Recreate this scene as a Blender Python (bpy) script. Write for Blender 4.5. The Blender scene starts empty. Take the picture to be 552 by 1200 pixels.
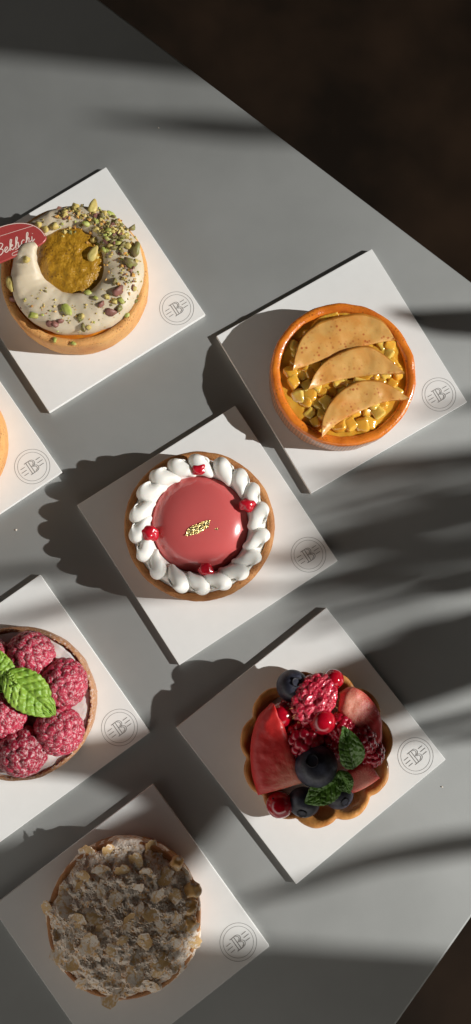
import bpy, bmesh, math, random
from mathutils import Vector, Matrix, noise
from mathutils.bvhtree import BVHTree
R = math.radians
PI = math.pi
sc = bpy.context.scene
col = sc.collection
rnd = random.Random(7)

# ------------------------------------------------------------------ camera
CAM_H, PIT, ROL, FOC = 0.49906, 0.117125, 0.043659, 1100.0
cp, sp, cr, sr = math.cos(PIT), math.sin(PIT), math.cos(ROL), math.sin(ROL)
W2C = Matrix(((cr, 0, sr), (0, 1, 0), (-sr, 0, cr))) @ Matrix(((1, 0, 0), (0, cp, sp), (0, -sp, cp)))
C2W = W2C.transposed()
cam = bpy.data.cameras.new('camera')
cam.sensor_fit = 'VERTICAL'
cam.sensor_height = 36
cam.lens = FOC / 1200 * 36
cam.clip_start = 0.01
cam.clip_end = 100
camo = bpy.data.objects.new('camera', cam)
col.objects.link(camo)
camo.matrix_world = Matrix.Translation((0, 0, CAM_H)) @ C2W.to_4x4()
sc.camera = camo


def at(px, py, h=0.0):
    """point at height h (metres) that the photograph shows at pixel (px, py)"""
    d = C2W @ Vector(((px - 276) / FOC, (600 - py) / FOC, -1))
    t = (h - CAM_H) / d.z
    return Vector((d.x * t, d.y * t, h))


# ------------------------------------------------------------------ light
SUN_EL, SUN_AZ = R(31.2), R(-4.9)
S = Vector((math.cos(SUN_EL) * math.cos(SUN_AZ), math.cos(SUN_EL) * math.sin(SUN_AZ), math.sin(SUN_EL)))
sun = bpy.data.lights.new('sun', 'SUN')
sun.energy = 4.3
sun.angle = R(0.53)
sun.color = (1.0, 0.99, 0.955)
suno = bpy.data.objects.new('sun', sun)
col.objects.link(suno)
suno.location = S * 4
suno.rotation_euler = S.to_track_quat('Z', 'Y').to_euler()

world = bpy.data.worlds.new('World')
sc.world = world
world.use_nodes = True
wn, wl = world.node_tree.nodes, world.node_tree.links
bg = wn['Background']
tc = wn.new('ShaderNodeTexCoord')
sep = wn.new('ShaderNodeSeparateXYZ')
wl.new(tc.outputs['Generated'], sep.inputs[0])
rampw = wn.new('ShaderNodeValToRGB')          # dim ceiling above, paler walls around
els = rampw.color_ramp.elements
els[0].position, els[0].color = 0.0, (0.30, 0.285, 0.265, 1)
els[1].position, els[1].color = 0.80, (0.008, 0.008, 0.008, 1)
for pos, c in ((0.18, (0.34, 0.325, 0.30, 1)), (0.27, (1.25, 1.19, 1.10, 1)), (0.47, (1.25, 1.19, 1.10, 1)), (0.57, (0.03, 0.029, 0.027, 1))):
    e = els.new(pos)
    e.color = c
wl.new(sep.outputs['Z'], rampw.inputs[0])
side = wn.new('ShaderNodeVectorMath')          # ambient fill shaped to come from the viewer's side, far side kept dim
side.operation = 'DOT_PRODUCT'
wl.new(tc.outputs['Generated'], side.inputs[0])
side.inputs[1].default_value = (-0.30, -0.75, 0)
sadd = wn.new('ShaderNodeMath')
sadd.operation = 'ADD'
sadd.use_clamp = True
sadd.inputs[1].default_value = 0.26
wl.new(side.outputs['Value'], sadd.inputs[0])
smul = wn.new('ShaderNodeVectorMath')
smul.operation = 'SCALE'
wl.new(rampw.outputs[0], smul.inputs[0])
wl.new(sadd.outputs[0], smul.inputs['Scale'])
wl.new(smul.outputs[0], bg.inputs['Color'])
bg.inputs['Strength'].default_value = 1.34

sc.view_settings.view_transform = 'Standard'
sc.view_settings.look = 'None'
sc.view_settings.exposure = 0.0
sc.view_settings.gamma = 1.0


# ------------------------------------------------------------------ materials
def mat(name, c1, c2=None, scale=200, rough=0.5, bump=0.0, bscale=400, sss=0.0, sssr=(1, .5, .3), ssss=0.004, coat=0.0,
        metal=0.0, spec=0.5, lo=0.35, hi=0.65, dust=None, spots=None, trans=0.0, bdist=0.0006, detail=4, dustc=(.82, .78, .76)):
    m = bpy.data.materials.new(name)
    m.use_nodes = True
    n, l = m.node_tree.nodes, m.node_tree.links
    b = n['Principled BSDF']
    t = n.new('ShaderNodeTexCoord')
    src = None

    def ramp(scale_, lo_, hi_, det=4, rgh=0.55):
        nz = n.new('ShaderNodeTexNoise')
        nz.inputs['Scale'].default_value = scale_
        nz.inputs['Detail'].default_value = det
        nz.inputs['Roughness'].default_value = rgh
        l.new(t.outputs['Object'], nz.inputs['Vector'])
        r_ = n.new('ShaderNodeMapRange')
        r_.inputs['From Min'].default_value = lo_
        r_.inputs['From Max'].default_value = hi_
        l.new(nz.outputs[0], r_.inputs['Value'])
        return r_.outputs[0]

    def mix(fac, a, b_):
        x = n.new('ShaderNodeMix')
        x.data_type = 'RGBA'
        l.new(fac, x.inputs['Factor'])
        if isinstance(a, tuple):
            x.inputs['A'].default_value = (*a, 1)
        else:
            l.new(a, x.inputs['A'])
        x.inputs['B'].default_value = (*b_, 1)
        return x.outputs['Result']
    if c2:
        src = mix(ramp(scale, lo, hi, detail), c1, c2)
    else:
        b.inputs['Base Color'].default_value = (*c1, 1)
    if spots:                                       # (scale, radius, colour): speckles
        v = n.new('ShaderNodeTexVoronoi')
        v.inputs['Scale'].default_value = spots[0]
        l.new(t.outputs['Object'], v.inputs['Vector'])
        r_ = n.new('ShaderNodeMapRange')
        r_.inputs['From Min'].default_value = spots[1]
        r_.inputs['From Max'].default_value = spots[1] * .5
        l.new(v.outputs['Distance'], r_.inputs['Value'])
        mm = n.new('ShaderNodeMath')
        mm.operation = 'MULTIPLY'
        l.new(r_.outputs[0], mm.inputs[0])
        l.new(ramp(130, .45, .6), mm.inputs[1])
        src = mix(mm.outputs[0], src or c1, spots[2])
    rg = None
    if dust:                                        # (scale, lo, hi): fine white sugar
        d = ramp(dust[0], dust[1], dust[2], 3, .7)
        src = mix(d, src or c1, dustc)
        rg = d
    if src:
        l.new(src, b.inputs['Base Color'])
    b.inputs['Roughness'].default_value = rough
    if rg:
        r2 = n.new('ShaderNodeMapRange')
        r2.inputs['To Min'].default_value = rough
        r2.inputs['To Max'].default_value = .9
        l.new(rg, r2.inputs['Value'])
        l.new(r2.outputs[0], b.inputs['Roughness'])
    b.inputs['Specular IOR Level'].default_value = spec
    b.inputs['Metallic'].default_value = metal
    b.inputs['Coat Weight'].default_value = coat
    b.inputs['Coat Roughness'].default_value = .08
    b.inputs['Transmission Weight'].default_value = trans
    if sss:
        b.inputs['Subsurface Weight'].default_value = sss
        b.inputs['Subsurface Radius'].default_value = sssr
        b.inputs['Subsurface Scale'].default_value = ssss
    if bump:
        nz = n.new('ShaderNodeTexNoise')
        nz.inputs['Scale'].default_value = bscale
        nz.inputs['Detail'].default_value = 5
        l.new(t.outputs['Object'], nz.inputs['Vector'])
        bp = n.new('ShaderNodeBump')
        bp.inputs['Strength'].default_value = bump
        bp.inputs['Distance'].default_value = bdist
        l.new(nz.outputs[0], bp.inputs['Height'])
        l.new(bp.outputs[0], b.inputs['Normal'])
    return m


M = {}
M['table'] = mat('grey metallic lacquer', (.42, .427, .417), (.475, .482, .472), 14, rough=.67, bump=.10, bscale=900, metal=1.0, bdist=.0002)
M['floor'] = mat('dark wood floor', (.05, .035, .025), (.14, .086, .054), 4, rough=.6, lo=.45, hi=.7)
M['paper'] = mat('white card', (.81, .81, .795), (.83, .83, .815), 120, rough=.6, bump=.05, bscale=1500, bdist=.0002)
M['ink'] = mat('grey ink', (.20, .19, .18), rough=.6)
M['plant'] = mat('house plant leaf', (.03, .07, .02), (.05, .1, .03), 20, rough=.5)
M['stem'] = mat('plant stem', (.12, .09, .05), rough=.8)
M['pot'] = mat('clay pot', (.35, .16, .09), rough=.8)
M['soil'] = mat('potting soil', (.03, .02, .015), rough=.9)
M['wood'] = mat('painted wood', (.30, .27, .24), rough=.6)
M['metalpost'] = mat('black steel', (.03, .03, .03), rough=.45, metal=.5)
# pastry
M['crust_pale'] = mat('baked pale crust', (.76, .40, .13), (.60, .24, .06), 75, rough=.6, bump=.8, bscale=1500, spots=(700, .4, (.42, .17, .05)), lo=.42, hi=.75, sss=.25, ssss=.002)
M['crust_glazed'] = mat('glazed orange crust', (.82, .24, .024), (.60, .135, .016), 95, rough=.26, bump=.4, bscale=1100, spots=(600, .4, (.50, .13, .02)), lo=.42, hi=.75, coat=.7, sss=.3, ssss=.002)
M['crust_wall'] = mat('perforated crust wall', (.50, .24, .11), (.58, .28, .12), 200, rough=.4, bump=.3, bscale=900, coat=.3, spots=None)
M['crust_brown'] = mat('baked brown crust', (.56, .26, .085), (.38, .145, .04), 85, rough=.6, bump=.8, bscale=1400, spots=(700, .4, (.34, .13, .04)), sss=.2, ssss=.002)
M['crust_dusted'] = mat('sugared crust', (.50, .25, .12), (.42, .19, .08), 160, rough=.6, bump=.4, bscale=900, dust=(700, .52, .8))
M['crust_flower'] = mat('fluted crust', (.72, .34, .095), (.48, .18, .038), 85, rough=.42, bump=.5, bscale=800, coat=.25, sss=.2, ssss=.002)
M['jam'] = mat('orange jam', (.50, .13, .012), (.62, .22, .02), 180, rough=.12, coat=1, bump=.2, bscale=250)
M['latte_cream'] = mat('beige piped cream', (.67, .57, .42), (.61, .51, .36), 90, rough=.5, sss=.35, sssr=(1, .7, .45), ssss=.003, bump=.08, bscale=350, spots=(420, .12, (.30, .22, .13)))
M['praline'] = mat('pistachio praline', (.47, .25, .022), (.36, .175, .012), 420, rough=.3, coat=.5, bump=.7, bscale=900, spots=(520, .34, (.13, .06, .012)), bdist=.0007)
M['nut_green'] = mat('green pistachio', (.30, .36, .05), (.46, .42, .12), 1000, rough=.5, bump=.7, bscale=1800, bdist=.0004)
M['nut_yellow'] = mat('yellow pistachio', (.66, .56, .18), (.52, .36, .10), 1000, rough=.5, bump=.7, bscale=1800, bdist=.0004)
M['nut_brown'] = mat('skinned pistachio', (.20, .125, .06), (.24, .25, .06), 900, rough=.45, bump=.8, bscale=1800, bdist=.0004)
M['nut_purple'] = mat('purple pistachio skin', (.30, .12, .10), (.20, .09, .06), 1000, rough=.5, bump=.8, bscale=1800, bdist=.0004)
M['nut_lime'] = mat('fresh pistachio', (.40, .46, .07), (.52, .52, .18), 1000, rough=.5, bump=.6, bscale=1800, bdist=.0004)
M['plaque'] = mat('red chocolate', (.36, .050, .048), (.40, .06, .055), 60, rough=.38, sss=.1)
M['plaque_line'] = mat('cream lettering', (.82, .66, .58), rough=.5)
M['jelly'] = mat('apple jelly', (.82, .36, .03), (.86, .50, .08), 120, rough=.1, coat=1, bump=.35, bscale=200, sss=.5, ssss=.004)
M['apple_dice'] = mat('cooked apple', (.86, .40, .035), (.86, .50, .085), 700, rough=.15, coat=1, bump=.4, bscale=900, sss=.5, sssr=(1, .6, .2), ssss=.004)
M['apple_dice_pale'] = mat('pale cooked apple', (.90, .55, .09), (.90, .62, .16), 700, rough=.15, coat=1, bump=.4, bscale=900, sss=.5, sssr=(1, .7, .3), ssss=.004)
M['apple_skin'] = mat('browned apple edge', (.66, .28, .045), (.50, .17, .025), 160, rough=.35, coat=.4, bump=.3, bscale=500)
M['apple_slice'] = mat('baked apple slice', (.75, .42, .125), (.70, .27, .045), 80, rough=.36, coat=.45, bump=.35, bscale=300, sss=.3, sssr=(1, .6, .3), ssss=.003, spots=(430, .36, (.50, .13, .03)), lo=.40, hi=.75)
M['meringue'] = mat('white meringue', (.89, .87, .82), (.87, .84, .775), 90, rough=.5, bump=.08, bscale=500, sss=.3, sssr=(1, .8, .65), ssss=.003)
M['glaze'] = mat('pink mirror glaze', (.61, .112, .11), (.64, .125, .12), 30, rough=.2, coat=.5, sss=.3, sssr=(1, .3, .25), ssss=.004)
M['clear_jelly'] = mat('clear pink jelly', (.55, .22, .2), rough=.08, coat=1, sss=.5)
M['red_drop'] = mat('red fruit gel', (.60, .014, .032), (.48, .008, .02), 150, rough=.25, coat=.4, bump=.3, bscale=500, sss=.4, sssr=(1, .15, .1), ssss=.003)
M['gold'] = mat('gold leaf', (.85, .60, .20), (.95, .80, .42), 500, rough=.28, metal=1, bump=1, bscale=700, bdist=.001)
M['white_cream'] = mat('white cream', (.84, .80, .76), (.76, .69, .63), 110, rough=.6, bump=.5, bscale=260, sss=.3, ssss=.003, bdist=.001)
M['raspberry'] = mat('sugared raspberry', (.52, .024, .07), (.36, .010, .036), 3000, rough=.38, bump=.5, bscale=14000, sss=.35, sssr=(1, .15, .15), ssss=.003, dust=(14000, .50, .78), bdist=.0003)
M['raspberry_shaded'] = mat('shaded deep red sugared raspberry', (.36, .010, .04), (.24, .006, .022), 3000, rough=.36, bump=.5, bscale=14000, sss=.35, sssr=(1, .15, .15), ssss=.003, dust=(11000, .50, .80), bdist=.0003)  # deeper red berries: natural variety plus shade put into the colour
M['raspberry_wet'] = mat('glazed raspberry', (.55, .010, .04), (.42, .005, .02), 3000, rough=.18, coat=.6, sss=.35, sssr=(1, .15, .15), ssss=.003)
M['raspberry_cut'] = mat('cut raspberry', (.62, .018, .055), (.78, .22, .25), 330, rough=.2, coat=.8, bump=.8, bscale=700, sss=.4, sssr=(1, .2, .2), ssss=.002, bdist=.0012, lo=.5, hi=.8)
M['berry_hair'] = mat('berry hairs', (.72, .45, .15), rough=.5)
M['currant'] = mat('red currant', (.52, .006, .022), (.40, .003, .014), 120, rough=.08, coat=1, sss=.4, sssr=(1, .1, .1), ssss=.004)
M['blueberry'] = mat('blueberry', (.018, .018, .030), (.11, .12, .17), 170, rough=.45, coat=.1, lo=.42, hi=.8, bump=.15, bscale=500)
M['blueberry_crown'] = mat('blueberry crown', (.012, .010, .016), rough=.6)
M['strawberry'] = mat('strawberry flesh', (.66, .03, .026), (.72, .11, .06), 70, rough=.2, coat=.7, bump=.3, bscale=320, sss=.4, sssr=(1, .2, .15), ssss=.004)
M['strawberry_pale'] = mat('pale strawberry flesh', (.72, .20, .13), (.64, .07, .05), 75, rough=.2, coat=.7, bump=.3, bscale=320, sss=.4, sssr=(1, .25, .2), ssss=.004)
M['mint'] = mat('mint leaf', (.31, .47, .06), (.20, .36, .035), 260, rough=.45, sss=.15, sssr=(.4, 1, .2), ssss=.001, bump=.3, bscale=900)
M['mint_dark'] = mat('glazed mint leaf', (.13, .28, .035), (.085, .20, .022), 160, rough=.35, coat=.2, bump=.3, bscale=900)
M['custard'] = mat('yellow custard', (.70, .48, .15), (.62, .38, .10), 90, rough=.35)
M['frangipane'] = mat('baked almond cream', (.76, .46, .18), (.60, .28, .08), 260, rough=.7, bump=1, bscale=700, dust=(480, .37, .52), dustc=(.90, .79, .68), bdist=.0007)
M['almond'] = mat('sugared almond flake', (.78, .52, .24), (.70, .40, .15), 160, rough=.6, bump=.4, bscale=900, dust=(520, .41, .55), dustc=(.90, .79, .68))
M['almond_clean'] = mat('bare almond flake', (.76, .52, .24), (.66, .38, .14), 160, rough=.5, bump=.3, bscale=600, dust=(420, .49, .62), dustc=(.90, .79, .68))
M['sugar'] = mat('icing sugar', (.86, .76, .65), rough=.9, bump=.6, bscale=1200)
M['apricot'] = mat('orange baked fruit', (.74, .38, .10), (.80, .56, .28), 160, rough=.35, coat=.4, bump=.4, bscale=300, dust=(300, .55, .75))

# a strawberry's flesh is red at the skin and pale at the heart: a gradient in its own coordinates
for key, ax in (('strawberry', 0), ):
    pass

def flesh(name, base, ctr, r0, r1, pale=(.74, .30, .20), stretch=(1, 1)):
    """strawberry flesh: red under the skin, pale at the heart ctr (mm, the fruit's own frame), with fibres"""
    m = mat(name, base, None, rough=.5, coat=.1, sss=.35, sssr=(1, .2, .15), ssss=.003, bump=.5, bscale=500)
    n, l = m.node_tree.nodes, m.node_tree.links
    t = n.new('ShaderNodeTexCoord')
    d = n.new('ShaderNodeVectorMath'); d.operation = 'DISTANCE'
    l.new(t.outputs['Object'], d.inputs[0]); d.inputs[1].default_value = tuple(c * .001 for c in ctr)
    nrm = n.new('ShaderNodeVectorMath'); nrm.operation = 'SUBTRACT'
    l.new(t.outputs['Object'], nrm.inputs[0]); nrm.inputs[1].default_value = tuple(c * .001 for c in ctr)
    un = n.new('ShaderNodeVectorMath'); un.operation = 'NORMALIZE'; l.new(nrm.outputs[0], un.inputs[0])
    fz = n.new('ShaderNodeTexNoise'); fz.inputs['Scale'].default_value = 15; fz.inputs['Detail'].default_value = 3
    l.new(un.outputs[0], fz.inputs['Vector'])              # fibres run out from the heart
    f1 = n.new('ShaderNodeMath'); f1.operation = 'MULTIPLY_ADD'
    l.new(fz.outputs[0], f1.inputs[0]); f1.inputs[1].default_value = .018; l.new(d.outputs['Value'], f1.inputs[2])
    mr = n.new('ShaderNodeMapRange'); mr.interpolation_type = 'SMOOTHSTEP'
    mr.inputs['From Min'].default_value = r0 * .001 + .009; mr.inputs['From Max'].default_value = r1 * .001 + .009
    l.new(f1.outputs[0], mr.inputs['Value'])
    mx = n.new('ShaderNodeMix'); mx.data_type = 'RGBA'
    l.new(mr.outputs[0], mx.inputs['Factor'])
    mx.inputs['A'].default_value = (*pale, 1); mx.inputs['B'].default_value = (*base, 1)
    l.new(mx.outputs['Result'], n['Principled BSDF'].inputs['Base Color'])
    return m


# micro-perforated pattern of the baking ring, pressed into the crust wall
m = M['crust_wall']
n, l = m.node_tree.nodes, m.node_tree.links
tcx = n.new('ShaderNodeTexCoord')
sx = n.new('ShaderNodeSeparateXYZ')
l.new(tcx.outputs['Object'], sx.inputs[0])
at2 = n.new('ShaderNodeMath'); at2.operation = 'ARCTAN2'
l.new(sx.outputs['Y'], at2.inputs[0]); l.new(sx.outputs['X'], at2.inputs[1])
ml = n.new('ShaderNodeMath'); ml.operation = 'MULTIPLY'; ml.inputs[1].default_value = .0385
l.new(at2.outputs[0], ml.inputs[0])
cb = n.new('ShaderNodeCombineXYZ')
l.new(ml.outputs[0], cb.inputs['X']); l.new(sx.outputs['Z'], cb.inputs['Y'])
vo = n.new('ShaderNodeTexVoronoi'); vo.voronoi_dimensions = '2D'
vo.inputs['Scale'].default_value = 560; vo.inputs['Randomness'].default_value = .12
l.new(cb.outputs[0], vo.inputs['Vector'])
mr = n.new('ShaderNodeMapRange'); mr.inputs['From Min'].default_value = .28; mr.inputs['From Max'].default_value = .42
l.new(vo.outputs['Distance'], mr.inputs['Value'])
mx = n.new('ShaderNodeMix'); mx.data_type = 'RGBA'
l.new(mr.outputs[0], mx.inputs['Factor'])
mx.inputs['A'].default_value = (.20, .085, .06, 1); mx.inputs['B'].default_value = (.58, .27, .12, 1)
l.new(mx.outputs['Result'], n['Principled BSDF'].inputs['Base Color'])


# ------------------------------------------------------------------ mesh helpers (local units: millimetres)
def build(name, V, F, material, parent=None, smooth=True, loc=None, mats=None, fm=None, scale=.001):
    me = bpy.data.meshes.new(name)
    me.from_pydata([tuple(c * scale for c in v) for v in V], [], F)
    bm = bmesh.new(); bm.from_mesh(me)
    bmesh.ops.recalc_face_normals(bm, faces=bm.faces)
    bm.to_mesh(me); bm.free()
    for mm in (mats or [material]):
        me.materials.append(mm)
    if fm:
        for p, k in zip(me.polygons, fm):
            p.material_index = k
    if smooth:
        for p in me.polygons:
            p.use_smooth = True
    o = bpy.data.objects.new(name, me)
    col.objects.link(o)
    if parent:
        o.parent = parent
    if loc is not None:
        o.location = loc
    return o


def thing(name, label, cat, loc, group=None, rz=0):
    o = bpy.data.objects.new(name, None)
    o.empty_display_size = .01
    col.objects.link(o)
    o.location = loc
    o.rotation_euler = (0, 0, rz)
    tag(o, label, cat, group)
    return o


def tag(o, label=None, cat=None, group=None, kind=None):
    if label: o['label'] = label
    if cat: o['category'] = cat
    if group: o['group'] = group
    if kind: o['kind'] = kind
    return o


def lathe(prof, seg=128, rf=None, zf=None):
    """closed profile [(r,z)...]; rf(theta,r,z)->r, zf(theta,r,z)->z"""
    V, F = [], []
    k = len(prof)
    for i in range(seg):
        th = 2 * PI * i / seg
        for (r, z) in prof:
            rr = rf(th, r, z) if rf else r
            zz = zf(th, r, z) if zf else z
            V.append((rr * math.cos(th), rr * math.sin(th), zz))
    for i in range(seg):
        a, b = i * k, ((i + 1) % seg) * k
        for j in range(k - 1):
            F.append((a + j, b + j, b + j + 1, a + j + 1))
    return V, F


def resample(pts, nn):
    pts = [Vector(p) for p in pts]
    # catmull-rom through the points, then equal arc lengths
    P = [pts[0] * 2 - pts[1]] + pts + [pts[-1] * 2 - pts[-2]]
    fine = []
    for i in range(1, len(P) - 2):
        for s in range(16):
            t = s / 16
            a, b, c, d = P[i - 1], P[i], P[i + 1], P[i + 2]
            fine.append(.5 * ((2 * b) + (c - a) * t + (2 * a - 5 * b + 4 * c - d) * t * t + (3 * b - a - 3 * c + d) * t ** 3))
    fine.append(P[-2])
    L = [0]
    for i in range(1, len(fine)):
        L.append(L[-1] + (fine[i] - fine[i - 1]).length)
    out, j = [], 0
    for q in range(nn):
        s = L[-1] * q / (nn - 1)
        while j < len(L) - 2 and L[j + 1] < s:
            j += 1
        u = (s - L[j]) / max(1e-9, L[j + 1] - L[j])
        out.append(fine[j].lerp(fine[j + 1], min(1, max(0, u))))
    return out


def tube(path, radii, seg=12, flat=1.0, cap=True):
    """swept closed tube along 3-D points"""
    V, F = [], []
    nn = len(path)
    for i, p in enumerate(path):
        t = (path[min(i + 1, nn - 1)] - path[max(i - 1, 0)]).normalized()
        side = t.cross(Vector((0, 0, 1)))
        side = side.normalized() if side.length > 1e-4 else Vector((1, 0, 0))
        up = side.cross(t).normalized()
        for j in range(seg):
            a = 2 * PI * j / seg
            V.append(p + side * (math.cos(a) * radii[i]) + up * (math.sin(a) * radii[i] * flat))
    for i in range(nn - 1):
        for j in range(seg):
            F.append((i * seg + j, i * seg + (j + 1) % seg, (i + 1) * seg + (j + 1) % seg, (i + 1) * seg + j))
    if cap:
        F.append(tuple(range(seg)))
        F.append(tuple((nn - 1) * seg + j for j in range(seg)))
    return V, F


def strip(pts, w, z0, dz=.004):
    V, F = [], []
    for i, p in enumerate(pts):
        a, b = pts[max(i - 1, 0)], pts[min(i + 1, len(pts) - 1)]
        d = Vector((b[0] - a[0], b[1] - a[1]))
        d = d.normalized() if d.length > 1e-6 else Vector((1, 0))
        nx, ny = -d.y * w / 2, d.x * w / 2
        z = z0 + dz * i
        V += [(p[0] + nx, p[1] + ny, z), (p[0] - nx, p[1] - ny, z)]
    for i in range(len(pts) - 1):
        F.append((2 * i, 2 * i + 1, 2 * i + 3, 2 * i + 2))
    return V, F


def join(*vf):
    V, F = [], []
    for v, f in vf:
        k = len(V)
        V += list(v)
        F += [tuple(i + k for i in q) for q in f]
    return V, F


def ico(sub=3):
    bm = bmesh.new()
    bmesh.ops.create_icosphere(bm, subdivisions=sub, radius=1)
    bm.verts.index_update()
    V = [v.co.copy() for v in bm.verts]
    F = [tuple(v.index for v in f.verts) for f in bm.faces]
    bm.free()
    return V, F


def nz(v, s, seed=0):
    return noise.noise(Vector((v[0] * s + seed * 7.3, v[1] * s - seed * 3.1, v[2] * s + seed)))


def disc(rad, zf, seg=96, rings=24, rf=None, base=None):
    """height-field disc; zf(x,y,r/rad)->z; closed with a flat base when base is given"""
    V, F = [(0, 0, zf(0, 0, 0))], []
    for k in range(1, rings + 1):
        for i in range(seg):
            th = 2 * PI * i / seg
            R_ = rf(th) if rf else rad
            r = R_ * k / rings
            x, y = r * math.cos(th), r * math.sin(th)
            V.append((x, y, zf(x, y, k / rings)))
    for i in range(seg):
        F.append((0, 1 + i, 1 + (i + 1) % seg))
    for k in range(1, rings):
        a, b = 1 + (k - 1) * seg, 1 + k * seg
        for i in range(seg):
            j = (i + 1) % seg
            F.append((a + i, b + i, b + j, a + j))
    if base is not None:
        a = 1 + (rings - 1) * seg
        k = len(V)
        for i in range(seg):
            V.append((V[a + i][0], V[a + i][1], base))
        for i in range(seg):
            j = (i + 1) % seg
            F.append((a + i, k + i, k + j, a + j))
        F.append(tuple(k + i for i in range(seg)))
    return V, F


def slab(A, B, th, dome=1.0, nu=28, nv=10, edge=.35):
    """solid slice between two curves A and B (lists of Vectors, mm): rounded top, thickness th"""
    A, B = resample(A, nu), resample(B, nu)
    V, F = [], []
    for side in (0, 1):
        for i in range(nu):
            for j in range(nv):
                v = j / (nv - 1)
                p = A[i].lerp(B[i], v)
                e_ = min(1, 2.2 * math.sin(PI * v)) * min(1, 3.5 * math.sin(PI * i / (nu - 1)) + .15)
                e_ = edge + (1 - edge) * max(0, e_) ** .5
                off = (th * .5 + dome * math.sin(PI * v)) * e_ if side == 0 else -th * .5 * e_
                off += .18 * nz(p, .35, side) * (1 if side == 0 else 0)
                V.append(p + Vector((0, 0, off)))
    q = nu * nv
    for i in range(nu - 1):
        for j in range(nv - 1):
            a = i * nv + j
            F.append((a, a + nv, a + nv + 1, a + 1))
            F.append((q + a, q + a + 1, q + a + nv + 1, q + a + nv))
    bl = [i * nv for i in range(nu)] + [(nu - 1) * nv + j for j in range(1, nv)] + [i * nv + nv - 1 for i in range(nu - 2, -1, -1)] + [j for j in range(nv - 2, 0, -1)]
    for i in range(len(bl)):
        a, b = bl[i], bl[(i + 1) % len(bl)]
        F.append((a, b, q + b, q + a))
    return V, F


def dup(o, parent, loc, rot=None, scale=None):
    c = o.copy()
    col.objects.link(c)
    c.parent = parent
    c.location = loc
    if rot: c.rotation_euler = rot
    if scale: c.scale = scale
    for ch in o.children:
        d = ch.copy(); col.objects.link(d); d.parent = c
    return c


# ------------------------------------------------------------------ the setting: floor, table
V = [(-4, -4, -.74), (4, -4, -.74), (4, 4, -.74), (-4, 4, -.74)]
fl = build('floor', V, [(0, 1, 2, 3)], M['floor'], smooth=False, scale=1)
tag(fl, kind='structure')

e1, e2 = at(262, 110), at(552, 330)
g1, g2 = at(552, 1076), at(540, 1092)
d1 = (e2 - e1).normalized()                          # along the far right edge, towards the corner
d2 = Vector((d1.y, -d1.x, 0))                       # the edge that meets it at a right angle
if d2.y > 0: d2 = -d2
t_ = (g1 - e1).dot(d1)
corner = e1 + d1 * t_
SIDE = .72
tb = thing('table', 'square matte grey table top with one corner pointing right, bare between the white boards', 'table', (0, 0, -.74))
cs = [corner, corner - d1 * SIDE, corner - d1 * SIDE + d2 * SIDE, corner + d2 * SIDE]
bm = bmesh.new()
vs = [bm.verts.new((c.x, c.y, .74)) for c in cs] + [bm.verts.new((c.x, c.y, .716)) for c in cs]
bm.faces.new(vs[:4]); bm.faces.new(vs[4:][::-1])
for i in range(4):
    bm.faces.new((vs[i], vs[4 + i], vs[4 + (i + 1) % 4], vs[(i + 1) % 4]))
bmesh.ops.recalc_face_normals(bm, faces=bm.faces)
bmesh.ops.bevel(bm, geom=[e_ for e_ in bm.edges], offset=.0012, segments=3, affect='EDGES', profile=.5)
me = bpy.data.meshes.new('table_top'); bm.to_mesh(me); bm.free()
me.materials.append(M['table'])
o = bpy.data.objects.new('table_top', me); col.objects.link(o); o.parent = tb
ctr = (cs[0] + cs[2]) / 2
V, F = lathe([(0, 20), (28, 20), (28, 716), (0, 716)], 32)
build('pedestal', V, F, M['metalpost'], tb, loc=(ctr.x, ctr.y, 0))
V, F = lathe([(0, 0), (230, 0), (230, 8), (60, 20), (0, 20)], 64)
build('foot_plate', V, F, M['metalpost'], tb, loc=(ctr.x, ctr.y, 0.001))

# ------------------------------------------------------------------ what shades the table: shading frame, added out of view, and house plant
WX = 1.35


def wpt(px, py):                                    # where the sun ray to that table point crosses the added frame's plane
    p = at(px, py)
    k = (WX - p.x) / S.x
    return p + S * k


wf = thing('shading_frame', 'added unseen grey shading frame standing beyond the plant', 'shading frame', (WX, 0, -.74))
yt, yb = wpt(200, 88).y, wpt(276, 1114).y


def wbox(name, y0, y1, z0, z1, t=.06):
    V = [(x, y, z) for x in (0, t) for y in (y0, y1) for z in (z0, z1)]
    F = [(0, 1, 3, 2), (4, 6, 7, 5), (0, 4, 5, 1), (2, 3, 7, 6), (0, 2, 6, 4), (1, 5, 7, 3)]
    return build(name, V, F, M['wood'], wf, smooth=False, scale=1)


wbox('shade_board', yt, yt + 1.2, 0, 2.4)  # side boards added out of view to shade both ends of the table
wbox('shade_board', yb - 1.2, yb, 0, 2.4)
wbox('shade_panel', yb + .002, yt - .002, 0, 1.0)  # added to keep the sun off the floor
wbox('head_rail', yb + .002, yt - .002, 2.2, 2.4)

PX, PY = 1.02, 0.02                                  # the plant's trunk
pl = thing('potted_plant', 'broad leaved green house plant in a clay pot between table and shading frame', 'plant', (PX, PY, -.74))
V, F = lathe([(0, 0), (95, 0), (130, 230), (140, 232), (140, 262), (124, 262), (118, 235), (0, 232)], 48)
build('pot', V, F, M['pot'], pl)
V, F = disc(117, lambda x, y, r: 240 + 4 * nz((x, y, 0), .05), 40, 8)
build('soil', V, F, M['soil'], pl)
TOP = Vector((PX, PY, .22))
V, F = tube(resample([(0, 0, 235), (12, -5, 500), (-8, 6, 760), (0, 0, 975)], 20), [16 - .5 * i for i in range(20)], 12)
build('trunk', V, F, M['stem'], pl)


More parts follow.
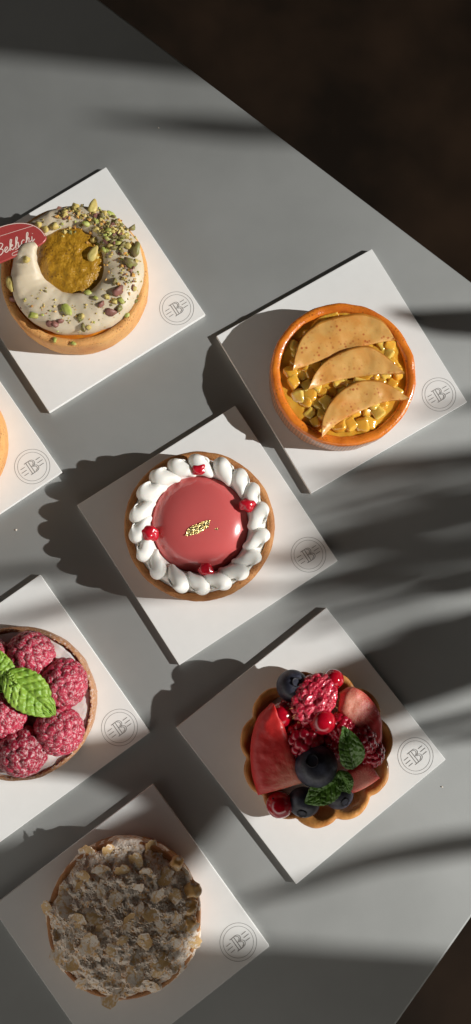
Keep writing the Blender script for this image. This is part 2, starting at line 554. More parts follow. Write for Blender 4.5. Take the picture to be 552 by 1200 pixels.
def shade_leaf(pts, hw, d, arch=.06, n_=40, nv=9, wob=0.0):
    """a leaf whose shadow on the table runs through the given table points; d: metres back along the sunbeam"""
    P = resample([at(*p) for p in pts], n_)
    k = len(hw)
    V, F = [], []
    for i, p in enumerate(P):
        t = (P[min(i + 1, n_ - 1)] - P[max(i - 1, 0)]).normalized()
        s = Vector((-t.y, t.x, 0))
        u = i / (n_ - 1) * (k - 1)
        a = min(int(u), k - 2)
        w = (hw[a] + (hw[a + 1] - hw[a]) * (u - a)) * .000465
        dd = d + arch * math.sin(PI * i / (n_ - 1))
        for j in range(nv):
            v = -1 + 2 * j / (nv - 1)
            q = p + s * (v * w * (1 + wob * noise.noise(Vector((i * .35, v * 2, d * 9))))) + S * (dd + .012 * abs(v))
            V.append((q.x - PX, q.y - PY, q.z + .74))
    for i in range(n_ - 1):
        for j in range(nv - 1):
            a = i * nv + j
            F.append((a, a + nv, a + nv + 1, a + 1))
    o = build('leaf', V, F, M['plant'], pl, scale=1)
    md = o.modifiers.new('thickness', 'SOLIDIFY'); md.thickness = .0008
    # its stalk
    b = Vector(V[nv // 2])
    c = TOP - Vector((PX, PY, -.74)) + Vector((0, 0, 0))
    mid = (b + c) / 2 + Vector((.04, 0, .03))
    V, F = tube(resample([b, mid, c], 12), [.003] * 12, 8)
    build('leaf_stalk', V, F, M['stem'], pl, scale=1)


LEAVES = [
    # right end first (towards the trunk), half widths in photo pixels, distance along the beam
    ([(640, 120), (420, 150), (310, 152), (215, 146), (100, 138)], [4, 8, 14, 14, 1], 1.7),
    ([(700, 390), (620, 384), (560, 378), (500, 376), (440, 366)], [6, 20, 19, 15, 2], .85),
    ([(690, 462), (600, 464), (520, 476), (460, 488)], [3, 6, 6, 1], 1.3),
    ([(680, 520), (600, 530), (520, 540), (440, 547), (345, 560)], [4, 11, 11, 10, 2], 1.2),
    ([(690, 556), (600, 566), (500, 582), (400, 600)], [2, 6, 6, 2], 1.3),
    ([(700, 570), (620, 590), (540, 606), (470, 624), (400, 638), (300, 660)], [6, 18, 17, 15, 13, 2], 1.2),
    ([(690, 620), (600, 636), (520, 650), (440, 668), (330, 690)], [2, 7, 8, 7, 1], 1.1),
    ([(700, 655), (620, 668), (550, 684), (510, 692), (470, 702)], [5, 13, 11, 10, 1], .85),
    ([(690, 705), (600, 712), (500, 728), (400, 752)], [1, 4, 5, 1], 1.3),
    ([(720, 725), (640, 738), (560, 757), (480, 786), (420, 806), (330, 846), (240, 892), (150, 892), (60, 888), (-90, 905)],
     [10, 38, 45, 42, 44, 46, 58, 24, 12, 3], .9),
    ([(310, 898), (245, 935), (170, 985), (90, 1035), (0, 1065), (-160, 1100)], [5, 38, 50, 66, 70, 10], 1.0),
    ([(680, 850), (600, 855), (540, 862), (490, 872)], [3, 6, 6, 1], 1.0),
    ([(690, 970), (600, 982), (520, 992), (430, 1010), (350, 1036), (280, 1060)], [5, 12, 13, 11, 10, 2], 1.15),
    ([(330, 690), (200, 690), (110, 700), (40, 716), (-60, 740)], [1, 5, 7, 7, 2], 1.2),
    ([(330, 650), (200, 655), (110, 662), (20, 670), (-60, 680)], [1, 3, 5, 5, 2], 1.2),
]
for k_ in range(13):                                  # narrow leaflets that thin the light at right
    y_ = 552 + 13 * k_
    LEAVES.append(([(720, y_ - 62), (600, y_ - 34), (480, y_ - 4), (330 + 4 * (k_ % 4), y_ + 36)], [1.5, 3.0 + (.6 if k_ > 5 else 0), 3.0 + (.6 if k_ > 5 else 0), .8], 1.2 + .11 * (k_ % 4)))
for a in LEAVES:
    shade_leaf(*a)

# ------------------------------------------------------------------ boards
CT = .003
BOARDS = [
    (-.0633, .1812, -.990, 'white square board with a printed logo under the pistachio cream tart'),
    (.0803, .1368, -1.042, 'white square board with a printed logo under the apple tart'),
    (.0070, .0471, -.9982, 'white square board with a printed logo under the pink domed tart'),
    (.0607, -.0627, -.9113, 'white square board with a printed logo under the mixed fruit tart'),
    (-.1398, .0925, -.9668, 'white square board cut by the left photo edge under the plain tart'),
    (-.0926, -.0444, -.9529, 'white square board with a printed logo under the raspberry and mint tart'),
    (-.0320, -.1521, -.9381, 'shaded white square board under the almond flake tart'),
]


def board_mesh():
    bm = bmesh.new()
    bmesh.ops.create_cube(bm, size=1)
    for v in bm.verts:
        v.co = Vector((v.co.x * .1, v.co.y * .1, (v.co.z + .5) * CT))
    bmesh.ops.bevel(bm, geom=list(bm.edges), offset=.00025, segments=2, affect='EDGES', profile=.5)
    me = bpy.data.meshes.new('cake_board'); bm.to_mesh(me); bm.free()
    me.materials.append(M['paper'])
    return me


def ring_pts(r, n_=72):
    return [(r * math.cos(2 * PI * i / n_), r * math.sin(2 * PI * i / n_)) for i in range(n_ + 1)]


def logo_geo():
    q = [strip(ring_pts(9.3), .20, .02, 0), strip(ring_pts(7.7), .18, .02, 0)]
    L = []
    # the letter: two thin stem lines, serifs, doubled bowls (u along the baseline, v up)
    L += [[(-1.9, -3.3), (-1.9, 3.3)], [(-.5, -3.1), (-.5, 3.1)]]
    L += [[(-2.9, 3.4), (.6, 3.4)], [(-2.9, -3.4), (.8, -3.4)]]
    up = [(.6 + 1.75 * math.sin(a), 1.72 + 1.68 * math.cos(a)) for a in [PI * i / 16 for i in range(17)]]
    lo = [(.8 + 2.05 * math.sin(a), -1.68 + 1.72 * math.cos(a)) for a in [PI * i / 16 for i in range(17)]]
    up2 = [(.4 + 1.15 * math.sin(a), 1.72 + 1.2 * math.cos(a)) for a in [PI * i / 16 for i in range(17)]]
    lo2 = [(.5 + 1.45 * math.sin(a), -1.68 + 1.25 * math.cos(a)) for a in [PI * i / 16 for i in range(17)]]
    L += [up, lo, up2, lo2, [(-.5, .05), (.8, .05)]]
    for s in (-1, 1):
        for j, vv in enumerate((1.9, 0, -1.9)):
            x0, x1 = (3.4, 6.6 - .5 * abs(j - 1)) if s > 0 else (-6.6 + .5 * abs(j - 1), -3.4)
            L.append([(x0, vv), (x1, vv)])
    for i, p in enumerate(L):
        q.append(strip(p, .34 if i < 4 else .26, .03 + .006 * i, 0))
    return join(*q)


bme = board_mesh()
LV, LF = logo_geo()
b0 = None
for i, (x, y, th, lab) in enumerate(BOARDS):
    if b0 is None:
        b0 = o = bpy.data.objects.new('cake_board', bme)
        col.objects.link(o)
        lg = build('logo', LV, LF, M['ink'], o, smooth=False)
        lg.location = (.0387, .0387, CT + .00004)
        lg.rotation_euler = (0, 0, R(90))
    else:
        o = b0.copy(); col.objects.link(o)
        c = lg.copy(); col.objects.link(c); c.parent = o
    o.location = (x, y, .0002)
    o.rotation_euler = (0, 0, th)
    tag(o, lab, 'cake board', 'white square boards under the tarts')

Z0 = CT + .0004


class Tart:
    def __init__(self, name, label, cx, cy, rim_h=.019):
        self.base = at(cx, cy, Z0 + rim_h)
        self.base.z = Z0
        self.root = thing(name, label, 'tart', self.base, 'assorted round tarts on white boards')

    def L(self, px, py, h):                          # photo pixel at height h mm above the board -> local mm
        p = at(px, py, Z0 + h * .001) - self.base
        return Vector((p.x * 1000, p.y * 1000, h))


def crust(parent, material, Ro=38.5, h=19, th=4.6, floor=4, wall_mat=None, seed=1, name='crust', amp=.35):
    prof = [(0, 0), (Ro - 1.6, 0), (Ro - .7, .7), (Ro - .3, 3), (Ro - .1, h * .4), (Ro, h * .7), (Ro, h - 2), (Ro - .3, h - .9), (Ro - 1.1, h - .2), (Ro - 2, h),
            (Ro - th + 1.4, h - .2), (Ro - th + .5, h - 1), (Ro - th, h - 2.4), (Ro - th - .5, h * .5), (Ro - th - 1, floor), (0, floor)]
    V, F = lathe(prof, 144,
                 rf=lambda t, r, z: r + (amp * nz((math.cos(t) * 4, math.sin(t) * 4, z * .1), 1, seed) + .18 * nz((math.cos(t) * 22, math.sin(t) * 22, z * .5), 1, seed) if r > 1 else 0),
                 zf=lambda t, r, z: z + ((.5 * nz((math.cos(t) * 5, math.sin(t) * 5, 3), 1, seed) + .25 * nz((math.cos(t) * 25, math.sin(t) * 25, r), 1, seed)) if z > h * .6 else 0))
    k = len(prof) - 1
    fm = [1 if (wall_mat and 1 <= (i % k) <= 5) else 0 for i in range(len(F))]
    return build(name, V, F, material, parent, mats=[material] + ([wall_mat] if wall_mat else []), fm=fm)


def bvh_of(*vf):
    V, F = join(*vf)
    return BVHTree.FromPolygons([tuple(v) for v in V], F)


def drop_z(b, x, y, default):
    h = b.ray_cast(Vector((x, y, 100)), Vector((0, 0, -1)))
    return (h[0].z, h[1]) if h[0] else (default, Vector((0, 0, 1)))


# ================================================================== 1 pistachio tart
T = Tart('pistachio_tart', 'tart with beige cream swirl, mustard praline centre and scattered pistachios', 87, 322)
crust(T.root, M['crust_pale'], seed=2)
V, F = disc(34.5, lambda x, y, r: 17.4 + .5 * nz((x, y, 0), .15) - .8 * r ** 8, 96, 16, base=5)
build('jam_layer', V, F, M['jam'], T.root)
keys = [(152, 50, 3.5, 31), (160, 53, 8.5, 29.5), (172, 55, 13, 27), (190, 56, 19, 22), (210, 55, 23, 19), (240, 52, 24, 18.5), (275, 50, 23.5, 18.5),
        (315, 52, 24, 18.5), (360, 55, 24, 18.5), (400, 58, 22, 18.5), (430, 63, 18, 18), (455, 66, 15, 17.5), (480, 67, 14, 17.5), (510, 67, 14, 17), (528, 67, 9, 17)]
path, hw = [], []
for i in range(len(keys) - 1):
    for s in range(14):
        t = s / 14
        a, b = keys[i], keys[i + 1]
        t2 = t * t * (3 - 2 * t) if False else t
        v = [a[q] + (b[q] - a[q]) * t2 for q in range(4)]
        th = R(v[0])
        r = v[1] / 2.22
        path.append(Vector((r * math.cos(th) + 1.2, r * math.sin(th) + 1.0, v[3])))
        hw.append(v[2] / 2.22)
for _ in range(14):                                   # smooth the joints
    path = [path[0]] + [(path[i - 1] + 2 * path[i] + path[i + 1]) / 4 for i in range(1, len(path) - 1)] + [path[-1]]
    hw = [hw[0]] + [(hw[i - 1] + 2 * hw[i] + hw[i + 1]) / 4 for i in range(1, len(hw) - 1)] + [hw[-1]]
V, F = [], []
SEG = 28
for i, p in enumerate(path):
    t = (path[min(i + 1, len(path) - 1)] - path[max(i - 1, 0)]).normalized()
    side = Vector((t.y, -t.x, 0)).normalized()
    a = hw[i]
    b = min(8.2, a * .95)
    for j in range(SEG):
        ang = 2 * PI * j / SEG
        c, s = math.cos(ang), math.sin(ang)
        q = p + side * (a * math.copysign(abs(c) ** .85, c)) + Vector((0, 0, b * math.copysign(abs(s) ** .8, s)))
        q += Vector((nz(q, .1, 1) + .35 * nz(q, .35, 4), nz(q, .1, 2) + .35 * nz(q, .35, 5), .9 * nz(q, .13, 3) + .5 * nz(q, .4, 6))) * .9
        V.append(q)
nn = len(path)
for i in range(nn - 1):
    for j in range(SEG):
        F.append((i * SEG + j, i * SEG + (j + 1) % SEG, (i + 1) * SEG + (j + 1) % SEG, (i + 1) * SEG + j))
F += [tuple(range(SEG)), tuple((nn - 1) * SEG + j for j in range(SEG))]
build('cream_swirl', V, F, M['latte_cream'], T.root)
cream = (V, F)
hc = T.L(86, 302, 22)
V, F = disc(21, lambda x, y, r: 23.4 + .7 * nz((x, y, 0), .25) + .35 * nz((x, y, 5), .9) - 5.5 * r ** 5, 96, 26, base=12)
V = [(v[0] + hc.x, v[1] * 1.05 + hc.y, v[2]) for v in V]
build('praline_centre', V, F, M['praline'], T.root)
B1 = bvh_of(cream, (V, F))


def nut_mesh(name, seed, material):
    V, F = ico(3)
    out = []
    for v in V:
        x, y, z = v.x, v.y, v.z
        t = 1 - .28 * x                               # one end pointed
        q = Vector((x * 1.0, y * .52 * t, z * .46 * t - (.12 * (1 - abs(y)) if z > 0 else 0) * (1 - x * x)))
        q += q.normalized() * (.09 * nz(q, 2.3, seed) + .04 * nz(q, 6, seed))
        out.append(q)
    return build(name, out, F, material, T.root)


def chunk_mesh(name, seed, material):
    V, F = ico(2)
    r_ = random.Random(seed)
    cut = [(Vector((r_.uniform(-1, 1), r_.uniform(-1, 1), r_.uniform(-1, 1))).normalized(), r_.uniform(.35, .65)) for _ in range(7)]
    out = []
    for v in V:
        q = v.copy()
        for nrm, d in cut:
            k = q.dot(nrm)
            if k > d: q -= nrm * (k - d) * .92
        q += q.normalized() * .06 * nz(q, 4, seed)
        out.append(Vector((q.x * 1.2, q.y * .95, q.z * .75)))
    return build(name, out, F, material, T.root)


NUTS = [(109.5, 298, 10, 62, 'nut_yellow', 0), (109, 243, 10, 78, 'nut_yellow', 0), (130, 250, 8, -30, 'nut_lime', 0), (88, 241, 8, 20, 'nut_yellow', 1), (155, 267, 7, 50, 'nut_brown', 1),
        (159, 293, 10, 70, 'nut_brown', 0), (152, 309, 11, -12, 'nut_brown', 1), (139, 340, 10, 65, 'nut_purple', 1), (141, 352, 7, -15, 'nut_green', 1), (131, 366, 9, 15, 'nut_purple', 1), (79, 364, 9, -55, 'nut_lime', 0),
        (95, 370, 6, 70, 'nut_yellow', 1), (38, 371, 9, 25, 'nut_green', 1), (13, 333, 10, -78, 'nut_yellow', 0), (16, 350, 6, 10, 'nut_purple', 1), (60, 380, 7, 5, 'nut_purple', 1), (103, 342, 7, -30, 'nut_lime', 1),
        (148, 369, 5, 40, 'nut_lime', 1), (65, 266, 8, -20, 'nut_yellow', 1), (45, 263, 7, 20, 'nut_yellow', 1), (31, 303, 7, 10, 'nut_yellow', 1), (64, 397, 5, -70, 'nut_green', 1), (85, 402, 5, 10, 'nut_green', 1),
        (53, 269, 7, 60, 'nut_yellow', 1), (100, 262, 7, -20, 'nut_lime', 1), (111, 281, 7, -40, 'nut_yellow', 1), (119, 356, 6, 70, 'nut_purple', 1), (123, 292, 6, -50, 'nut_lime', 1), (114, 252, 6, 40, 'nut_purple', 1),
        (77, 248, 6, -40, 'nut_yellow', 1), (143, 278, 6, 10, 'nut_brown', 1), (111, 349, 5, 0, 'nut_green', 1), (126, 270, 6, 20, 'nut_green', 1), (72, 376, 5, 30, 'nut_purple', 1), (135, 330, 6, 80, 'nut_brown', 1)]
for i in range(44):                                    # coarse pieces crowd the top and right of the ring
    if i < 24: q = (rnd.gauss(136, 12), rnd.gauss(275, 17))
    elif i < 36: q = (rnd.gauss(95, 24), rnd.gauss(249, 7))
    else:
        a, r = rnd.uniform(-2.6, -.2), rnd.uniform(42, 72)
        q = (88 + r * math.cos(a), 322 - r * math.sin(a))
    NUTS.append((*q, rnd.uniform(4.2, 7.2), rnd.uniform(0, 360), rnd.choice(['nut_yellow', 'nut_yellow', 'nut_green', 'nut_brown', 'nut_brown', 'nut_purple']), 1))
proto = {}
for i, (px, py, s, ang, mk, kind) in enumerate(NUTS):
    p = T.L(px, py, 26)
    z, nr = drop_z(B1, p.x, p.y, 20)
    p = T.L(px, py, z)
    z, nr = drop_z(B1, p.x, p.y, 0)
    if i > 34 and z < 19.5: continue
    if z < 15:
        z = 19
    key = (mk, kind)
    if key not in proto:
        proto[key] = (nut_mesh if kind == 0 else chunk_mesh)('pistachio' if kind == 0 else 'pistachio_piece', i + 3, M[mk])
        o = proto[key]
    else:
        o = dup(proto[key], T.root, (0, 0, 0))
    sz = s / 2.25
    if kind: sz *= .78
    o.scale = (sz, sz, sz)
    o.location = (p.x * .001, p.y * .001, (z + sz * .28) * .001)
    o.rotation_euler = (rnd.uniform(-.4, .4), rnd.uniform(-.3, .3), R(ang))
# crumbs: nobody could count them
V, F, fm = [], [], []
for i in range(760):
    if i < 300:
        px, py = rnd.gauss(133, 14), rnd.gauss(272, 15)
    elif i < 450:
        px, py = rnd.gauss(95, 27), rnd.gauss(252, 9)
    elif i < 520:
        px, py = rnd.gauss(150, 8), rnd.gauss(320, 22)
    else:
        a, r = rnd.uniform(-2.7, .6), rnd.uniform(36, 78)
        px, py = 88 + r * math.cos(a), 322 - r * math.sin(a)
    p = T.L(px, py, 26)
    z, nr = drop_z(B1, p.x, p.y, 0)
    if z < 18.5: continue
    s = rnd.choice([.35, .5, .7, .9, 1.2, 1.6]) * (1.0 if i < 520 else .62)
    k = len(V)
    rot = Matrix.Rotation(rnd.uniform(0, 6), 3, Vector((rnd.random(), rnd.random(), rnd.random() + .1)).normalized())
    for d in ((1.1, 0, 0), (-1, .1, 0), (0, .8, .1), (.1, -.9, 0), (0, 0, .7), (0, .1, -.7)):
        V.append(p.xy.to_3d() + Vector((0, 0, z + .15 * s)) + rot @ (Vector(d) * s * rnd.uniform(.75, 1.2)))
    mi = rnd.choice([0, 0, 0, 1, 2, 3, 3, 4, 4])
    for f in ((0, 2, 4), (2, 1, 4), (1, 3, 4), (3, 0, 4), (2, 0, 5), (1, 2, 5), (3, 1, 5), (0, 3, 5)):
        F.append(tuple(k + q for q in f)); fm.append(mi)
o = build('pistachio_crumbs', V, F, None, T.root, smooth=False, mats=[M['nut_yellow'], M['nut_lime'], M['nut_purple'], M['nut_brown'], M['apple_slice']], fm=fm)
o['kind'] = 'stuff'

# the red plaque standing on the cream
tp = at(2, 290, Z0 + .0305)
tg = thing('name_plaque', 'dark red rounded chocolate plaque with cursive lettering resting on the pistachio tart', 'plaque', tp)
tg.rotation_euler = (R(-4), R(5), R(27))
SC = 2.28                                             # photo px per mm up there
out = []
for i in range(49):                                   # arched top, straight lower edge, rounded ends
    a = PI * i / 48
    out.append((52 * math.copysign(abs(math.cos(a)) ** .85, math.cos(a)), -10 + 34 * math.sin(a) ** .9))
for i in range(1, 12):
    a = PI + PI * i / 12
    out.append((52 * math.copysign(abs(math.cos(a)) ** .35, math.cos(a)), -10 + 8 * math.sin(a)))
out = [(x / SC, y / SC) for x, y in out]
n_ = len(out)
V = [(x, y, 1.0) for x, y in out] + [(x, y, 0) for x, y in out] + [(x * .985, y * .975, 1.25) for x, y in out]
F = [tuple(range(2 * n_, 3 * n_)), tuple(range(n_, 2 * n_))[::-1]]
F += [(i, (i + 1) % n_, n_ + (i + 1) % n_, n_ + i) for i in range(n_)]
F += [(i, (i + 1) % n_, 2 * n_ + (i + 1) % n_, 2 * n_ + i) for i in range(n_)]
build('plaque_body', V, F, M['plaque'], tg, smooth=False)
edge = [(x * .975, y * .955) for x, y in out[:49]]
V, F = strip(edge, .35, 1.28, .0)
build('plaque_border', V, F, M['plaque_line'], tg, smooth=False)
GL = {'B': [[(.35, 0), (.6, 2.0)], [(.0, 1.6), (.3, 2.0), (1.0, 2.15), (1.35, 1.75), (1.0, 1.2), (.5, 1.08), (1.1, .98), (1.3, .5), (.9, .02), (.1, .05)]],
      'e': [[(0, .35), (.4, .5), (.62, .8), (.42, 1), (.16, .75), (.14, .25), (.38, 0), (.8, .3)]],
      'k': [[(0, .3), (.42, 1.4), (.52, 1.95), (.36, 2.05), (.22, 1.5), (.08, 0)], [(.14, .5), (.45, 1), (.6, .8), (.2, .55), (.5, .02), (.85, .3)]],
      'h': [[(0, .3), (.42, 1.4), (.52, 1.95), (.36, 2.05), (.22, 1.5), (.08, 0)], [(.14, .5), (.42, 1), (.58, .85), (.5, .2), (.6, 0), (.9, .3)]],
      'c': [[(.62, .82), (.42, 1), (.16, .7), (.14, .25), (.38, 0), (.8, .3)]],
      'i': [[(.12, .95), (.06, .2), (.2, 0), (.5, .3)], [(.26, 1.4), (.3, 1.5)]]}
adv = {'B': 1.45, 'e': .85, 'k': .95, 'h': .95, 'c': .82, 'i': .5}
parts, x = [], 0
q = 0
for ch in 'Bekhchi':
    for st in GL[ch]:
        pts = [((x + u + .28 * v) * 3.35, v * 2.75) for u, v in st]
        pts = resample([(a, b, 0) for a, b in pts], 26) if len(pts) > 2 else [Vector((*p, 0)) for p in pts]
        parts.append(strip(pts, .50, 1.29 + q * .004, .0012)); q += 1
    x += adv[ch]
V, F = join(*parts)
V = [(v[0] - x * 3.35 + 16.6, v[1] - 4.2, v[2]) for v in V]
build('lettering', V, F, M['plaque_line'], tg, smooth=False)
V, F = join(strip([(-21, 4.5), (0, 5.6), (19.5, 3.6)], .22, 1.29, 0),
            strip(resample([(5.5, -4.8, 0), (9, -4.2, 0), (9.6, -5.6, 0), (6.5, -7.2, 0), (3.2, -7.2, 0), (3.4, -6, 0), (7, -5.8, 0)], 30), .28, 1.29, .0012))
build('flourish', V, F, M['plaque_line'], tg, smooth=False)

# ================================================================== 2 apple tart
T = Tart('apple_tart', 'glazed orange crust tart with diced apple and three apple slices on top', 403, 437.5)
crust(T.root, M['crust_glazed'], wall_mat=M['crust_wall'], seed=5, th=5.4, amp=.5)
V, F = disc(34, lambda x, y, r: 16.4 + .9 * nz((x, y, 0), .16) + .2 * r ** 6, 96, 24, base=5)
build('jelly', V, F, M['jelly'], T.root)
def dice_mesh(seed):
    r_ = random.Random(seed)
    bm = bmesh.new()
    bmesh.ops.create_cube(bm, size=1)
    for v in bm.verts:
        v.co = Vector((v.co.x * r_.uniform(.8, 1.25), v.co.y * r_.uniform(.6, 1.1), v.co.z * r_.uniform(.6, 1)))
    bmesh.ops.bevel(bm, geom=list(bm.edges), offset=.24, segments=3, affect='EDGES', profile=.5)
    bmesh.ops.subdivide_edges(bm, edges=list(bm.edges), cuts=1, use_grid_fill=True)
    for v in bm.verts:
        v.co += v.co.normalized() * (.10 * nz(v.co, 2.0, seed) + .05 * nz(v.co, 5, seed))
    bm.verts.index_update()
    V = [v.co.copy() for v in bm.verts]; F = [tuple(v.index for v in f.verts) for f in bm.faces]
    bm.free()
    return V, F


cubes = [build('apple_dice', *dice_mesh(q), (M['apple_dice'], M['apple_dice_pale'])[q % 2], T.root) for q in range(6)]
spots = []
for gx in range(-6, 7):
    for gy in range(-6, 7):
        x, y = gx * 5.7 + (gy % 2) * 2.8 + rnd.uniform(-1.3, 1.3), gy * 5.2 + rnd.uniform(-1.3, 1.3)
        if math.hypot(x, y) < 30: spots.append((x, y))
rnd.shuffle(spots)
for i, (x, y) in enumerate(spots):
    o = cubes[i] if i < 6 else dup(cubes[rnd.choice([0, 1, 2, 3, 4, 5, 0, 2, 4])], T.root, (0, 0, 0))
    o.location = (x * .001, y * .001, (16.5 + rnd.uniform(-.9, .7)) * .001)
    o.rotation_euler = (rnd.uniform(-.5, .5), rnd.uniform(-.5, .5), rnd.uniform(0, 3))
    s = rnd.uniform(5.6, 8.0)
    o.scale = (s, s, s * .85)
SL = [([(343, 434), (347, 412), (356, 392), (376, 377), (402, 370), (425, 368), (448, 377), (463, 398)], [(343, 434), (372, 424), (402, 414), (435, 404), (463, 398)]),
      ([(361, 457), (370, 436), (386, 420), (410, 409), (432, 406), (455, 420), (474, 438)], [(361, 457), (384, 449), (410, 443), (440, 439), (474, 438)]),
      ([(377, 513), (378, 492), (388, 470), (405, 454), (426, 446), (452, 449), (481, 468)], [(377, 513), (394, 497), (420, 483), (450, 471), (481, 468)])]
for i, (A, Bq) in enumerate(SL):
    z0 = (20.5, 21.0, 21.5)[i]
    A = [T.L(x, y, z0 + .7) for x, y in A]
    Bq = [T.L(x, y, z0 - .7) for x, y in Bq]
    V, F = slab(A, Bq, 1.9, .3, 48, 16, .8)
    V = [v + Vector((0, 0, .8 * nz(v, .13, i + 3) + .22 * nz(v, .4, i))) for v in V]
    nf = 47 * 15 * 2
    fm = [1 if (q < nf and (q // 2) % 15 < 1) or (nf <= q < nf + 50) else 0 for q in range(len(F))]
    o = build('apple_slice', V, F, M['apple_slice'], T.root, mats=[M['apple_slice'], M['apple_skin']], fm=fm)
# pieces of slice peeping out under the top one
V, F = slab([T.L(355, 398, 17), T.L(372, 374, 17), T.L(395, 366, 17)], [T.L(358, 402, 16.5), T.L(376, 384, 16.5), T.L(398, 374, 16.5)], 2.5, .4, edge=.8)
build('apple_strip', V, F, M['apple_dice'], T.root)
V, F = slab([T.L(430, 405, 17), T.L(452, 408, 17), T.L(470, 430, 17)], [T.L(432, 414, 16.5), T.L(450, 420, 16.5), T.L(462, 432, 16.5)], 2.5, .4, edge=.8)
build('apple_strip', V, F, M['apple_dice'], T.root)

# ================================================================== 3 pink dome tart
T = Tart('pink_dome_tart', 'tart with a shiny pink glazed dome ringed by white meringue and red gel drops', 234, 615.5)
crust(T.root, M['crust_brown'], seed=8, th=4.2)
V, F = disc(34.3, lambda x, y, r: 17.6, 96, 8, base=5)
build('filling', V, F, M['white_cream'], T.root)
dc = T.L(234.5, 611, 26)
V, F = disc(25.6, lambda x, y, r: 17.8 + 10.4 * max(0, 1 - r ** 2.6) ** .62, 128, 48, base=17)
V = [(v[0] + dc.x, v[1] + dc.y, v[2]) for v in V]
build('glazed_dome', V, F, M['glaze'], T.root)
DB = bvh_of((V, F))
V, F = lathe([(29 + 4.2 * math.cos(2 * PI * q / 16), 20.5 + 3.6 * math.sin(2 * PI * q / 16)) for q in range(17)], 96)
build('meringue_base', V, F, M['meringue'], T.root)
ND = 18
for i in range(ND):
    a = 2 * PI * i / ND + rnd.uniform(-.05, .05) + .1
    k = rnd.uniform(.93, 1.07)
    P = []
    for s in range(15):                               # bulb outside, tail sweeping inwards and along the ring
        u = s / 14
        r = 33.6 - 9.0 * u
        an = a + .05 * math.sin(2 * PI * u) - .42 * max(0, u - .42) ** 1.25
        P.append(Vector((r * math.cos(an), r * math.sin(an), 21.6 + 3.4 * math.sin(u * PI * .8) - 1.0 * u)))
    rad = [k * 6.3 * math.sqrt(max(0, 1 - (1 - min(1, u / .36)) ** 2)) * (1 - .92 * (max(0, u - .26) / .74) ** .62 * .86) + .12 for u in [s / 14 for s in range(15)]]
    rad[-2] *= .9; rad[-1] = .5
    V, F = tube(P, rad, 20, flat=1.02)
    out = []
    for v in V:
        v = Vector(v)
        out.append(v + Vector((nz(v, .22, 4), nz(v, .22, 5), nz(v, .22, 6))) * .7)
    o = build('meringue_dollop', out, F, M['meringue'], T.root)
    md = o.modifiers.new('round', 'SUBSURF'); md.levels = 1; md.render_levels = 1
for (px, py, s) in ((233, 549, 3.6), (290, 592, 4.0), (175, 625, 4.2), (241, 667, 3.6)):
    V, F = ico(4)
    sd = px
    out = [Vector((v.x * 1.1, v.y * .9, v.z * .7)) * (1 + .35 * nz(v, 1.2, sd)) * s for v in V]
    o = build('red_gel_drop', out, F, M['red_drop'], T.root)
    p = T.L(px, py, 26.3)
    o.location = p * .001
# gold leaf
V, F = [], []
for i in range(19):
    for j in range(9):
        u, v = -1 + 2 * i / 18, -1 + 2 * j / 8
        x = u * 5.6 + 1.1 * nz((u, v, 0), 2.5, 3) + .5 * v
        y = v * 2.9 * (1 + .4 * nz((u, 0, 0), 2, 9)) * (1.05 - .5 * abs(u)) + u * 2.2 + .5 * nz((u, v, 0), 2, 6)
        q = T.L(232, 619, 28)
        X, Y = q.x + x, q.y + y
        z = drop_z(DB, X, Y, 27.5)[0]
        V.append((X, Y, z + .22 + .55 * abs(nz((x, y, 0), .8, 2)) + .3 * abs(nz((x, y, 0), 2, 4))))
for i in range(18):
    for j in range(8):
        a = i * 9 + j
        F.append((a, a + 9, a + 10, a + 1))
o = build('gold_leaf', V, F, M['gold'], T.root, smooth=False)
md = o.modifiers.new('thickness', 'SOLIDIFY'); md.thickness = .00012
q = T.L(254, 620, 27.5)
z = drop_z(DB, q.x, q.y, 27)[0]
V, F = ico(1)
o = build('gold_fleck', [Vector((v.x * 1.1, v.y * .6, v.z * .25)) for v in V], F, M['gold'], T.root, smooth=False)
o.location = (q.x * .001, q.y * .001, (z + .1) * .001)


# ================================================================== berries and leaves shared by the next tarts
def raspberry_mesh(name, material, parent, seed=0, n_=84, bumpy=.10):
    V, F = ico(6)
    P = []
    for i in range(n_):
        y = 1 - 2 * (i + .5) / n_
        r = math.sqrt(1 - y * y)
        P.append(Vector((r * math.cos(i * 2.39996 + seed), r * math.sin(i * 2.39996 + seed), y)))
    dr = 2.05 / math.sqrt(n_)
    out = []
    for v in V:
        d = min((v - p).length_squared for p in P)
        k = math.sqrt(max(0, 1 - d / (dr * dr) * .95))
        q = v * (1 - bumpy + bumpy * k * 1.15)
        out.append(Vector((q.x, q.y, q.z * 1.02)))
    return build(name, out, F, material, parent)


